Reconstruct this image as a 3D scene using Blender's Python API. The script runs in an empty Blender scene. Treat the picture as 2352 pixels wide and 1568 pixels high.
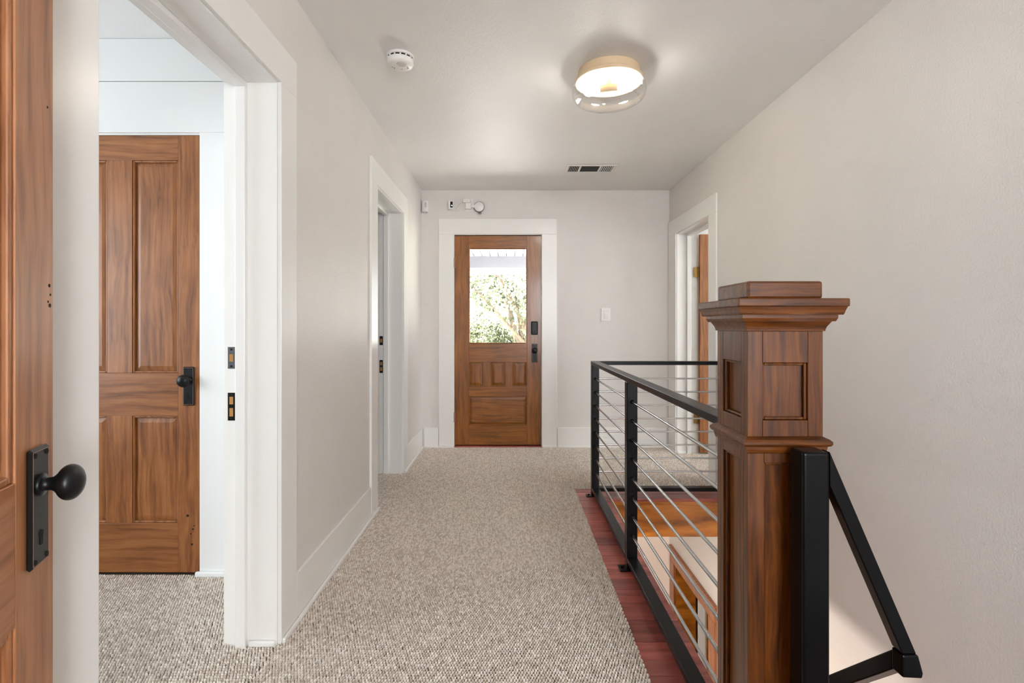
import bpy, math, random
import numpy as np
from mathutils import Vector, Matrix
random.seed(7)
S = bpy.context.scene
C = S.collection

# ------------------------------------------------------------ camera, world, light, exposure
CAMZ = 1.15
cam_d = bpy.data.cameras.new('camera'); cam = bpy.data.objects.new('camera', cam_d); C.objects.link(cam)
cam.location = (0, 0, CAMZ); cam.rotation_euler = (math.radians(90), 0, 0)
cam_d.sensor_width = 36.0; cam_d.lens = 1180 / 2352 * 36
cam_d.shift_x = 4 / 2352; cam_d.shift_y = -36 / 2352
cam_d.clip_start = 0.02; cam_d.clip_end = 400
S.camera = cam

W = bpy.data.worlds.new('sky'); S.world = W; W.use_nodes = True
wb = W.node_tree.nodes['Background']
wb.inputs[0].default_value = (0.86, 0.93, 1.0, 1); wb.inputs[1].default_value = 2.6

def light(name, kind, loc, energy, color=(1, 1, 1), size=None, aim=None, rot=None):
    d = bpy.data.lights.new(name, kind); o = bpy.data.objects.new(name, d); C.objects.link(o)
    d.energy = energy; d.color = color; o.location = loc
    if size and kind == 'AREA':
        d.shape = 'RECTANGLE'; d.size, d.size_y = size
    if aim: o.rotation_euler = Vector(aim).to_track_quat('-Z', 'Y').to_euler()
    if rot: o.rotation_euler = rot
    return o

sun = light('sun', 'SUN', (3, 30, 30), 210.0, (1, 0.985, 0.97), aim=(-0.1, -0.74, -0.67)); sun.data.angle = math.radians(1.0)
# daylight lamp per room window; the hall one is unseen fill behind the camera
light('hall_fill', 'AREA', (0.95, -2.75, 1.4), 62, (0.965, 0.98, 1.0), (.92, 1.75), aim=(0, 1, 0))
light('window_daylight_bedroom', 'AREA', (-3.36, 1.25, 1.4), 15, (0.84, 0.93, 1.0), (1.5, 1.4), aim=(1, 0, 0))
light('window_daylight_study', 'AREA', (4.36, 3.5, 1.4), 34, (0.95, 0.97, 1.0), (1.3, 1.3), aim=(-1, 0, 0))

S.view_settings.view_transform = 'Standard'; S.view_settings.look = 'None'
S.view_settings.exposure = 1.0; S.view_settings.gamma = 1.0; S.view_settings.use_curve_mapping = False
S.cycles.use_denoising = True
S.cycles.max_bounces = 10; S.cycles.diffuse_bounces = 6; S.cycles.transparent_max_bounces = 12
S.cycles.sample_clamp_indirect = 6.0
S.cycles.caustics_reflective = False; S.cycles.caustics_refractive = False

# ------------------------------------------------------------ materials
def lin(c):
    return tuple(((v / 255) / 12.92 if v / 255 <= 0.04045 else ((v / 255 + 0.055) / 1.055) ** 2.4) for v in c) + (1.0,)
MATS = {}
def new_mat(name):
    m = bpy.data.materials.new(name); m.use_nodes = True; MATS[name] = m
    return m, m.node_tree.nodes, m.node_tree.links, m.node_tree.nodes['Principled BSDF']
def coords(N, L, scale, rand=True, kind='Object'):
    tc = N.new('ShaderNodeTexCoord'); mp = N.new('ShaderNodeMapping'); mp.inputs['Scale'].default_value = scale
    if rand:
        oi = N.new('ShaderNodeObjectInfo'); ml = N.new('ShaderNodeMath'); ml.operation = 'MULTIPLY'; ml.inputs[1].default_value = 37.0
        L.new(oi.outputs['Random'], ml.inputs[0]); ad = N.new('ShaderNodeVectorMath'); ad.operation = 'ADD'
        L.new(tc.outputs[kind], ad.inputs[0]); L.new(ml.outputs[0], ad.inputs[1]); L.new(ad.outputs[0], mp.inputs['Vector'])
    else:
        L.new(tc.outputs[kind], mp.inputs['Vector'])
    return mp
def paint(name, col, rough=0.5, bump=0.0, scale=180, var=0.03, spec=0.4):
    m, N, L, b = new_mat(name)
    mp = coords(N, L, (1, 1, 1), False)
    n1 = N.new('ShaderNodeTexNoise'); n1.inputs['Scale'].default_value = 1.7; n1.inputs['Detail'].default_value = 3
    L.new(mp.outputs[0], n1.inputs['Vector'])
    r = N.new('ShaderNodeValToRGB'); c = lin(col)
    r.color_ramp.elements[0].color = tuple(v * (1 - var) for v in c[:3]) + (1,); r.color_ramp.elements[1].color = tuple(min(1, v * (1 + var)) for v in c[:3]) + (1,)
    r.color_ramp.elements[0].position = .3; r.color_ramp.elements[1].position = .7
    L.new(n1.outputs['Fac'], r.inputs[0]); L.new(r.outputs[0], b.inputs['Base Color'])
    b.inputs['Roughness'].default_value = rough; b.inputs['Specular IOR Level'].default_value = spec
    if bump:
        n2 = N.new('ShaderNodeTexNoise'); n2.inputs['Scale'].default_value = scale; n2.inputs['Detail'].default_value = 4
        L.new(mp.outputs[0], n2.inputs['Vector'])
        bp = N.new('ShaderNodeBump'); bp.inputs['Strength'].default_value = bump; bp.inputs['Distance'].default_value = 0.004
        L.new(n2.outputs['Fac'], bp.inputs['Height']); L.new(bp.outputs[0], b.inputs['Normal'])
    return m
COAT_IOR = {'newel_wood_x': 1.55, 'newel_wood_z': 1.55}
def wood(name, dark, mid, light_, axis='z', rough=0.4, coat=0.0, stretch=22, scale=2.4, bump=0.12, contrast=.2, spec=.5):
    m, N, L, b = new_mat(name)
    sc = [stretch * scale] * 3; sc['xyz'.index(axis)] = scale
    mp = coords(N, L, (1, 1, 1)); mp2 = N.new('ShaderNodeMapping'); mp2.inputs['Scale'].default_value = tuple(sc)
    big = N.new('ShaderNodeTexNoise'); big.inputs['Scale'].default_value = 3.0; big.inputs['Detail'].default_value = 2
    L.new(mp.outputs[0], big.inputs['Vector'])
    sub = N.new('ShaderNodeVectorMath'); sub.operation = 'SCALE'; sub.inputs['Scale'].default_value = 0.05
    L.new(big.outputs['Color'], sub.inputs[0])
    ad = N.new('ShaderNodeVectorMath'); ad.operation = 'ADD'; L.new(mp.outputs[0], ad.inputs[0]); L.new(sub.outputs[0], ad.inputs[1])
    L.new(ad.outputs[0], mp2.inputs['Vector'])
    n = N.new('ShaderNodeTexNoise'); n.inputs['Scale'].default_value = 1.0; n.inputs['Detail'].default_value = 6; n.inputs['Roughness'].default_value = .6
    L.new(mp2.outputs[0], n.inputs['Vector'])
    r = N.new('ShaderNodeValToRGB'); e = r.color_ramp.elements
    e[0].position = .5 - contrast; e[0].color = lin(dark); e[1].position = .5 + contrast; e[1].color = lin(light_)
    k = e.new(.5); k.color = lin(mid)
    L.new(n.outputs['Fac'], r.inputs[0])
    mx = N.new('ShaderNodeMix'); mx.data_type = 'RGBA'; mx.blend_type = 'MULTIPLY'; mx.inputs[0].default_value = 1
    r2 = N.new('ShaderNodeValToRGB'); r2.color_ramp.elements[0].color = (.86, .82, .79, 1); r2.color_ramp.elements[1].color = (1.06, 1.04, 1.02, 1)
    r2.color_ramp.elements[0].position = .35; r2.color_ramp.elements[1].position = .65
    n3 = N.new('ShaderNodeTexNoise'); n3.inputs['Scale'].default_value = 4.5; n3.inputs['Detail'].default_value = 3
    L.new(mp.outputs[0], n3.inputs['Vector']); L.new(n3.outputs['Fac'], r2.inputs[0])
    L.new(r.outputs[0], mx.inputs[6]); L.new(r2.outputs[0], mx.inputs[7]); L.new(mx.outputs[2], b.inputs['Base Color'])
    b.inputs['Roughness'].default_value = rough; b.inputs['Specular IOR Level'].default_value = spec; b.inputs['Coat Weight'].default_value = coat; b.inputs['Coat Roughness'].default_value = .13; b.inputs['Coat IOR'].default_value = COAT_IOR.get(name, 1.5)
    bp = N.new('ShaderNodeBump'); bp.inputs['Strength'].default_value = bump; bp.inputs['Distance'].default_value = .002
    L.new(n.outputs['Fac'], bp.inputs['Height']); L.new(bp.outputs[0], b.inputs['Normal'])
    return m
def plain(name, col, rough=.4, metal=0.0, var=.06, scale=25, coat=0.0):
    m, N, L, b = new_mat(name)
    mp = coords(N, L, (1, 1, 1))
    n = N.new('ShaderNodeTexNoise'); n.inputs['Scale'].default_value = scale; n.inputs['Detail'].default_value = 3
    L.new(mp.outputs[0], n.inputs['Vector'])
    r = N.new('ShaderNodeValToRGB'); c = lin(col)
    r.color_ramp.elements[0].color = tuple(v * (1 - var) for v in c[:3]) + (1,); r.color_ramp.elements[1].color = tuple(min(1, v * (1 + var)) for v in c[:3]) + (1,)
    L.new(n.outputs['Fac'], r.inputs[0]); L.new(r.outputs[0], b.inputs['Base Color'])
    b.inputs['Roughness'].default_value = rough; b.inputs['Metallic'].default_value = metal; b.inputs['Coat Weight'].default_value = coat
    return m
def glass(name, tint=(1, 1, 1), ior=.6, extra=0.035):
    m, N, L, b = new_mat(name); N.remove(b)
    t = N.new('ShaderNodeBsdfTransparent'); t.inputs[0].default_value = tint + (1,)
    g = N.new('ShaderNodeBsdfGlossy'); g.inputs['Roughness'].default_value = .02
    lw = N.new('ShaderNodeLayerWeight'); lw.inputs['Blend'].default_value = .5
    pw = N.new('ShaderNodeMath'); pw.operation = 'POWER'; pw.inputs[1].default_value = 4.0; L.new(lw.outputs['Facing'], pw.inputs[0])
    ma = N.new('ShaderNodeMath'); ma.operation = 'MULTIPLY_ADD'; ma.inputs[1].default_value = ior; ma.inputs[2].default_value = extra
    L.new(pw.outputs[0], ma.inputs[0]); fac = ma.outputs[0]; mx = N.new('ShaderNodeMixShader')
    L.new(fac, mx.inputs[0]); L.new(t.outputs[0], mx.inputs[1]); L.new(g.outputs[0], mx.inputs[2])
    L.new(mx.outputs[0], N['Material Output'].inputs['Surface'])
    return m
def emit(name, col, strength):
    m, N, L, b = new_mat(name)
    b.inputs['Base Color'].default_value = lin(col); b.inputs['Emission Color'].default_value = lin(col); b.inputs['Emission Strength'].default_value = strength
    return m

paint('wall', (222, 218, 214), .42, .5, 120)
paint('ceiling', (229, 228, 226), .5, .32, 90)
paint('trim', (236, 235, 232), .28, .03, 40, .015, .5)
paint('bedroom_white', (236, 237, 236), .4, .04, 60, .015)
paint('lower_wall', (234, 222, 211), .6, .2, 150)
DOOR = ((112, 66, 32), (154, 98, 54), (174, 116, 70))
for ax in 'xz':
    wood('door_wood_' + ax, *DOOR, axis=ax, rough=.42, coat=.12)
    wood('front_door_wood_' + ax, (104, 60, 14), (136, 82, 26), (154, 98, 38), axis=ax, rough=.34, coat=.25)
    wood('near_door_wood_' + ax, (142, 88, 50), (180, 122, 80), (198, 142, 100), axis=ax, rough=.4, coat=.15)
    wood('newel_wood_' + ax, (46, 21, 3), (90, 47, 9), (116, 67, 16), axis=ax, rough=.42, coat=.45, spec=.2, stretch=26, scale=3.2, contrast=.2)
wood('panel_amber', (92, 48, 14), (150, 92, 38), (178, 118, 60), axis='z', rough=.38, coat=.2)
wood('fascia_wood', (96, 50, 10), (158, 96, 26), (182, 118, 44), axis='x', rough=.32, coat=.4, stretch=5, contrast=.2)
wood('lower_casing_wood', (120, 66, 30), (158, 98, 56), (182, 122, 78), axis='z', rough=.4, coat=.2)
for i, k in enumerate((1.0, .86, 1.1, .95)):
    wood('red_plank_%d' % i, tuple(v * k for v in (112, 48, 41)), tuple(v * k for v in (166, 86, 76)), tuple(v * k for v in (188, 108, 97)), axis='x', rough=.36, coat=.15, stretch=9, scale=2.6, contrast=.2)
plain('black_metal', (7, 7, 8), .3, .0, .12, 12, 0)
plain('bronze', (30, 31, 32), .34, .5, .15, 20)
plain('bronze_edge', (176, 134, 112), .4, .6)
plain('steel', (205, 208, 210), .18, 1.0, .04)
plain('brass', (150, 118, 66), .35, 1.0, .2, 60)
plain('gunmetal', (120, 122, 126), .4, .9, .1)
plain('raw_wood_hole', (176, 128, 66), .8, 0, .3, 60)
plain('dark_gap', (16, 14, 12), .9)
plain('white_plastic', (233, 231, 228), .35, 0, .02)
plain('grey_plastic', (206, 202, 198), .35, 0, .02)
plain('rim_grey', (120, 120, 118), .4, 0, .04)
plain('black_gloss', (10, 10, 12), .12, 0, .1)
plain('vent_white', (222, 219, 214), .4, .0, .03)
plain('lamp_pan', (232, 208, 172), .35, .1, .03)
MATS['black_metal'].node_tree.nodes['Principled BSDF'].inputs['Specular IOR Level'].default_value = .2
emit('bulb', (255, 249, 241), 66.0)
emit('led', (245, 250, 255), 6.0)
emit('downlight', (255, 243, 230), 150.0)
glass('pane'); glass('lamp_glass', (.99, .985, .975), .5, .09)
paint('porch_white_dimmed', (68, 68, 70), .6)  # white boards darkened in the base colour to offset the strong sun
paint('porch_beam', (46, 46, 52), .6)  # beam darkened likewise against sun bounced off the deck
paint('deck_boards', (218, 216, 211), .7)
paint('grass', (112, 114, 98), .9, 0, 10, .2)
paint('house_siding', (226, 226, 226), .7)
paint('roof_shingle', (128, 124, 122), .9)
wood('bark', (78, 66, 54), (112, 98, 84), (140, 126, 110), axis='z', rough=.9)

def carpet_mat():
    m, N, L, b = new_mat('carpet_yarn')
    g = N.new('ShaderNodeNewGeometry'); r = N.new('ShaderNodeValToRGB'); e = r.color_ramp.elements
    e[0].position = 0; e[0].color = lin((192, 180, 167)); e[1].position = 1; e[1].color = lin((235, 227, 217))
    k = e.new(.35); k.color = lin((211, 200, 188)); k = e.new(.7); k.color = lin((223, 213, 202))
    L.new(g.outputs['Random Per Island'], r.inputs[0])
    mp = coords(N, L, (1, 1, 1), False); n = N.new('ShaderNodeTexNoise'); n.inputs['Scale'].default_value = 900; n.inputs['Detail'].default_value = 2
    L.new(mp.outputs[0], n.inputs['Vector']); L.new(r.outputs[0], b.inputs['Base Color'])
    bp = N.new('ShaderNodeBump'); bp.inputs['Strength'].default_value = .3; bp.inputs['Distance'].default_value = .001
    L.new(n.outputs['Fac'], bp.inputs['Height']); L.new(bp.outputs[0], b.inputs['Normal'])
    b.inputs['Roughness'].default_value = .95; b.inputs['Specular IOR Level'].default_value = .1
carpet_mat(); paint('carpet_backing', (102, 89, 77), .95, .3, 300)
def leaf_mat():
    m, N, L, b = new_mat('leaf')
    g = N.new('ShaderNodeNewGeometry'); r = N.new('ShaderNodeValToRGB'); e = r.color_ramp.elements
    e[0].color = lin((44, 50, 34)); e[1].color = lin((126, 132, 106))
    L.new(g.outputs['Random Per Island'], r.inputs[0]); L.new(r.outputs[0], b.inputs['Base Color'])
    b.inputs['Roughness'].default_value = .5
    t = N.new('ShaderNodeBsdfTranslucent'); L.new(r.outputs[0], t.inputs[0]); mx = N.new('ShaderNodeMixShader'); mx.inputs[0].default_value = .5
    L.new(b.outputs[0], mx.inputs[1]); L.new(t.outputs[0], mx.inputs[2]); L.new(mx.outputs[0], N['Material Output'].inputs['Surface'])
leaf_mat()

# ------------------------------------------------------------ geometry helpers
class G:
    def __init__(s): s.v = []; s.f = []
    def add(s, vs, fs):
        k = len(s.v); s.v += [tuple(p) for p in vs]; s.f += [tuple(i + k for i in q) for q in fs]; return s
    def box(s, x0, x1, y0, y1, z0, z1):
        x0, x1 = sorted((x0, x1)); y0, y1 = sorted((y0, y1)); z0, z1 = sorted((z0, z1))
        return s.add([(x0, y0, z0), (x1, y0, z0), (x1, y1, z0), (x0, y1, z0), (x0, y0, z1), (x1, y0, z1), (x1, y1, z1), (x0, y1, z1)],
                     [(0, 3, 2, 1), (4, 5, 6, 7), (0, 1, 5, 4), (1, 2, 6, 5), (2, 3, 7, 6), (3, 0, 4, 7)])
    def prism(s, poly, axis, a0, a1):
        def mk(p, a):
            return {'x': (a, p[0], p[1]), 'y': (p[0], a, p[1]), 'z': (p[0], p[1], a)}[axis]
        n = len(poly); vs = [mk(p, a0) for p in poly] + [mk(p, a1) for p in poly]
        fs = [tuple(range(n)), tuple(reversed(range(n, 2 * n)))] + [(i, i + n, (i + 1) % n + n, (i + 1) % n) for i in range(n)]
        return s.add(vs, fs)
    def tube(s, pts, r, n=10, cap=True):
        pts = [Vector(p) for p in pts]; rs = r if isinstance(r, (list, tuple)) else [r] * len(pts)
        vs = []; up = None
        for i, p in enumerate(pts):
            d = (pts[min(i + 1, len(pts) - 1)] - pts[max(i - 1, 0)]).normalized()
            a = Vector((0, 0, 1)) if abs(d.z) < .9 else Vector((1, 0, 0))
            u = d.cross(a).normalized(); w = d.cross(u)
            vs += [p + (u * math.cos(2 * math.pi * k / n) + w * math.sin(2 * math.pi * k / n)) * rs[i] for k in range(n)]
        fs = []
        for i in range(len(pts) - 1):
            for k in range(n):
                fs.append((i * n + k, i * n + (k + 1) % n, (i + 1) * n + (k + 1) % n, (i + 1) * n + k))
        if cap: fs += [tuple(range(n)), tuple(range((len(pts) - 1) * n, len(pts) * n))]
        return s.add(vs, fs)
    def lathe(s, prof, c=(0, 0, 0), d=(0, 0, 1), n=28, sx=1.0, sy=1.0):
        d = Vector(d).normalized(); a = Vector((0, 0, 1)) if abs(d.z) < .9 else Vector((1, 0, 0))
        u = d.cross(a).normalized(); w = d.cross(u); c = Vector(c); vs = []
        for r, h in prof:
            r = max(r, 1e-5)
            vs += [c + d * h + u * (math.cos(2 * math.pi * k / n) * r * sx) + w * (math.sin(2 * math.pi * k / n) * r * sy) for k in range(n)]
        fs = []
        for i in range(len(prof) - 1):
            for k in range(n):
                fs.append((i * n + k, i * n + (k + 1) % n, (i + 1) * n + (k + 1) % n, (i + 1) * n + k))
        return s.add(vs, fs)
    def ring(s, cx, cy, half, prof):          # solid of square sections: prof = (overhang, z)
        vs = []
        for o, z in prof:
            h = half + o; vs += [(cx - h, cy - h, z), (cx + h, cy - h, z), (cx + h, cy + h, z), (cx - h, cy + h, z)]
        fs = [(3, 2, 1, 0)]
        for i in range(len(prof) - 1):
            for k in range(4): fs.append((i * 4 + k, i * 4 + (k + 1) % 4, (i + 1) * 4 + (k + 1) % 4, (i + 1) * 4 + k))
        m = (len(prof) - 1) * 4; fs.append((m, m + 1, m + 2, m + 3))
        return s.add(vs, fs)
    def raised(s, x0, x1, z0, z1, y0, y1, bev):    # raised field towards -y: base at y1, field at y0
        o = [(x0, y1, z0), (x1, y1, z0), (x1, y1, z1), (x0, y1, z1)]
        i = [(x0 + bev, y0, z0 + bev), (x1 - bev, y0, z0 + bev), (x1 - bev, y0, z1 - bev), (x0 + bev, y0, z1 - bev)]
        return s.add(o + i, [(4, 5, 6, 7)] + [(k, (k + 1) % 4, (k + 1) % 4 + 4, k + 4) for k in range(4)])

def obj(name, g, mat, parent=None, bevel=0.0, smooth=False, off=None, seg=2):
    me = bpy.data.meshes.new(name)
    vs = g.v if off is None else [(x - off[0], y - off[1], z - off[2]) for x, y, z in g.v]
    me.from_pydata(vs, [], g.f)
    import bmesh
    bm = bmesh.new(); bm.from_mesh(me); bmesh.ops.recalc_face_normals(bm, faces=bm.faces); bm.to_mesh(me); bm.free()
    me.materials.append(MATS[mat]); o = bpy.data.objects.new(name, me); C.objects.link(o)
    if parent is not None: o.parent = parent
    if bevel:
        b = o.modifiers.new('bevel', 'BEVEL'); b.width = bevel; b.segments = seg; b.limit_method = 'ANGLE'; b.angle_limit = math.radians(40)
    if smooth:
        for p in me.polygons: p.use_smooth = True
        if smooth != 'all':
            m = o.modifiers.new('edges', 'EDGE_SPLIT'); m.split_angle = math.radians(38)
    return o
def tag(o, label=None, cat=None, kind=None, group=None):
    for k, v in (('label', label), ('category', cat), ('kind', kind), ('group', group)):
        if v: o[k] = v
    return o
class T:                                        # a thing: Empty at its base, parts as children
    def __init__(s, name, loc, label=None, cat=None, kind=None, rot=0.0, local=False, group=None):
        s.o = bpy.data.objects.new(name, None); C.objects.link(s.o); s.o.empty_display_size = .05
        s.o.location = loc; s.o.rotation_euler = (0, 0, rot); s.off = (0, 0, 0) if local else tuple(loc)
        tag(s.o, label, cat, kind, group)
    def part(s, name, g, mat, under=None, **k):
        return obj(name, g, mat, under or s.o, off=s.off, **k)
    def copy(s, src, dx=0, dy=0, dz=0, under=None):   # share mesh data between alike pieces
        c = src.copy(); C.objects.link(c); c.parent = under or s.o
        c.location = (src.location.x + dx, src.location.y + dy, src.location.z + dz); return c
def struct(name, g, mat, label=None, cat=None, **k):
    return tag(obj(name, g, mat, **k), label, cat, 'structure')

# ------------------------------------------------------------ dimensions
XL, XR, YB, ZC = -0.838, 1.5, 4.848, 2.428
TW = 0.18                                        # wall thickness
VX, VY0, VY1 = 0.64, 1.15, 3.435                 # stairwell opening
LOW = -3.0                                       # floor below

def wall_boxes(g, m, u0, u1, z0, z1, t, ops):
    """wall of thickness t behind n=0; ops = (u0,u1,z0,z1)"""
    u = u0
    for a, b, c, d in sorted(ops):
        if a > u: g.box(*m(u, a, 0, -t, z0, z1))
        if d < z1: g.box(*m(a, b, 0, -t, d, z1))
        if c > z0: g.box(*m(a, b, 0, -t, z0, c))
        u = b
    if u1 > u: g.box(*m(u, u1, 0, -t, z0, z1))
    return g
mL = lambda u0, u1, n0, n1, z0, z1: (XL + n0, XL + n1, u0, u1, z0, z1)
mR = lambda u0, u1, n0, n1, z0, z1: (XR - n0, XR - n1, u0, u1, z0, z1)
mB = lambda u0, u1, n0, n1, z0, z1: (u0, u1, YB - n0, YB - n1, z0, z1)
J = 0.02
# opening tables: (u0,u1,ztop) of the finished openings
D1 = (1.035, 1.845, 2.023); D2 = (3.205, 3.985, 2.02); D3 = (-.528, .294, 2.008); D4 = (3.862, 4.62, 1.975)
DW = (3.85, 4.64, LOW + 2.03 + .0)               # cased opening of the floor below, in the right wall
DW = (3.84, 4.655, -1.01)

# ------------------------------------------------------------ room shell
struct('wall_left', wall_boxes(G(), mL, -2.6, YB + .2, 0, ZC + .1, TW, [(D1[0] - J, D1[1] + J, 0, D1[2] + J), (D2[0] - J, D2[1] + J, 0, D2[2] + J)]), 'wall', 'warm white painted left wall of the hallway', 'wall')
g = wall_boxes(G(), mR, -2.6, YB + .2, 0, ZC + .1, TW, [(D4[0] - J, D4[1] + J, 0, D4[2] + J)])
wall_boxes(g, mR, .3, YB + .2, LOW, -.0, TW, [(DW[0] - J, DW[1] + J, LOW, DW[2] + J)])
struct('wall_right', g, 'wall', 'tall warm white wall along the stairs on the right', 'wall')
g = wall_boxes(G(), mB, XL - TW, XR + TW, -.26, ZC + .1, .14, [(D3[0] - J, D3[1] + J, 0, D3[2] + J)])
struct('wall_back', g, 'wall', 'warm white end wall around the glazed wooden door', 'wall')
struct('wall_lower_back', G().box(-3.2, XR + TW + 2, YB, YB + .14, LOW, -.26), 'lower_wall', 'cream wall of the floor below seen through the railing', 'wall')
g = G().box(XL - TW, XR + TW, -2.6, YB + .14, ZC, ZC + .1)
struct('ceiling', g, 'ceiling', 'textured white hallway ceiling', 'ceiling')
# near end of the hall (behind the photographer) with a window added for fill light
g = wall_boxes(G(), lambda u0, u1, n0, n1, z0, z1: (u0, u1, -2.6 + n0, -2.6 + n1, z0, z1), XL - TW, XR + TW, 0, ZC + .1, .12, [(.48, 1.42, .5, 2.3)])
struct('wall_near', g, 'wall', 'end wall behind the photographer with an added fill light window', 'wall')
struct('wall_return', G().box(XL, -.505, .0, .14, 0, ZC), 'wall', 'short wall return carrying the hinges of the nearest door', 'wall')
# bedroom on the left
BY = 2.375
g = wall_boxes(G(), lambda u0, u1, n0, n1, z0, z1: (u0, u1, BY - n0, BY - n1, z0, z1), -3.2, XL - TW, 0, 2.47, .12, [(-2.19, -1.415, 0, 2.05)])
struct('wall_bedroom_far', g, 'bedroom_white', 'white bedroom wall around the panelled closet door', 'wall')
g = wall_boxes(G(), lambda u0, u1, n0, n1, z0, z1: (-3.2 + n0, -3.2 + n1, u0, u1, z0, z1), -1.2, YB, 0, 2.47, .12, [(.5, 2.0, .7, 2.1)])
struct('wall_bedroom_left', g, 'bedroom_white', 'white bedroom wall with a window', 'wall')
struct('wall_bedroom_near', G().box(-3.2, XL - TW, -1.32, -1.2, 0, 2.47), 'bedroom_white', 'white bedroom wall nearest the camera', 'wall')
struct('ceiling_bedroom', G().box(-3.32, XL - TW, -1.32, YB, 2.47, 2.57), 'ceiling', 'plain white bedroom ceiling', 'ceiling')
struct('wall_closet_back', G().box(-3.2, XL - TW, YB, YB + .14, 0, 2.47), 'bedroom_white', 'white wall of the second room on the left', 'wall')
# room on the right
g = wall_boxes(G(), lambda u0, u1, n0, n1, z0, z1: (4.2 - n0, 4.2 - n1, u0, u1, z0, z1), 2.3, YB + .2, 0, 2.47, .12, [(2.85, 4.15, .75, 2.05)])
struct('wall_study_right', g, 'bedroom_white', 'white wall with a window in the room on the right', 'wall')
struct('wall_study_back', G().box(XR + TW, 4.2, YB, YB + .14, 0, 2.47), 'bedroom_white', 'white end wall of the room on the right', 'wall')
struct('wall_study_near', G().box(XR + TW, 4.2, 2.2, 2.3, 0, 2.47), 'bedroom_white', 'white near wall of the room on the right', 'wall')
struct('ceiling_study', G().box(XR + TW, 4.32, 2.2, YB + .14, 2.47, 2.57), 'ceiling', 'white ceiling of the room on the right', 'ceiling')
# floors
g = G()
PX = .44
g.box(-3.32, PX, -2.6, YB, -.26, 0); g.box(PX, VX - .012, -2.6, .6, -.26, 0)
g.box(PX, VX - .012, .6, 3.63, -.26, -.021); g.box(VX - .012, XR, -2.6, VY0, -.26, -.021); g.box(PX, XR, 3.63, YB, -.26, 0)
g.box(VX - .012, XR, VY1 + .012, 3.63, -.26, -.021)
g.box(XR + TW, 4.32, 2.2, YB + .14, -.26, 0); g.box(-3.32, XL - TW, YB - .001, YB + .1, -.26, 0)
floor = struct('floor', g, 'carpet_backing', 'hallway floor under carpet and dark red border planks', 'floor')
struct('floor_lower', G().box(-3.3, 4, -2.6, YB + .14, LOW - .1, LOW), 'deck_boards', 'wooden floor of the storey below', 'floor')
struct('wall_lower_left', G().box(-3.3, -3.2, -2.6, YB, LOW, -.26), 'lower_wall', 'cream side wall of the storey below', 'wall')
struct('wall_lower_near', G().box(-3.3, XR + TW, -2.7, -2.6, LOW, -.26), 'lower_wall', 'cream near wall of the storey below', 'wall')
g = wall_boxes(G(), lambda u0, u1, n0, n1, z0, z1: (3.4 - n0, 3.4 - n1, u0, u1, z0, z1), 2.2, YB, LOW, -.26, .1, [])
g.box(XR + TW, 3.5, 2.2, 2.3, LOW, -.26)
struct('wall_lower_right', g, 'lower_wall', 'cream wall of the small room below', 'wall')

# red border planks, each its own piece
y = .6; i = 0; k = 0
while y < 3.62:
    w = random.choice((.082, .09, .1, .128, .14))
    if 3.625 - y - w < .07: w = 3.627 - y
    x1 = VX + .018 if y > VY0 - .1 else XR
    if y < 3.42 < y + w: x1 = VX + .018
    p = obj('plank', G().box(PX, x1, y + .0008, y + w - .0008, -.02, random.uniform(-.0008, .0008)), 'red_plank_%d' % random.randrange(4), floor, bevel=.0022)
    y += w
for a, b in ((VY1 - .018, 3.52), (3.521, 3.627)):
    obj('plank', G().box(VX + .019, XR - .001, a, b, -.02, 0), 'red_plank_1', floor, bevel=.004)
# amber fascia of the stairwell
fa = T('stairwell_fascia', (1.1, VY1, -.26), 'amber stained fascia boards lining the stairwell edge below the railing', 'fascia', 'structure')
fa.part('board', G().box(VX, XR, VY1, VY1 + .011, -.26, -.021), 'fascia_wood')
fa.part('board', G().box(VX - .012, VX, VY0, VY1 + .011, -.26, -.021), 'fascia_wood')
pr = [(0, -.021), (-.014, -.021), (-.014, -.028), (-.009, -.033), (-.006, -.042), (0, -.048)]
fa.part('cove_moulding', G().prism([(VY1 + a, b) for a, b in pr], 'x', VX, XR), 'fascia_wood')
fa.part('cove_moulding', G().prism([(VX - a, b) for a, b in pr], 'y', VY0, VY1), 'fascia_wood')

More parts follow.
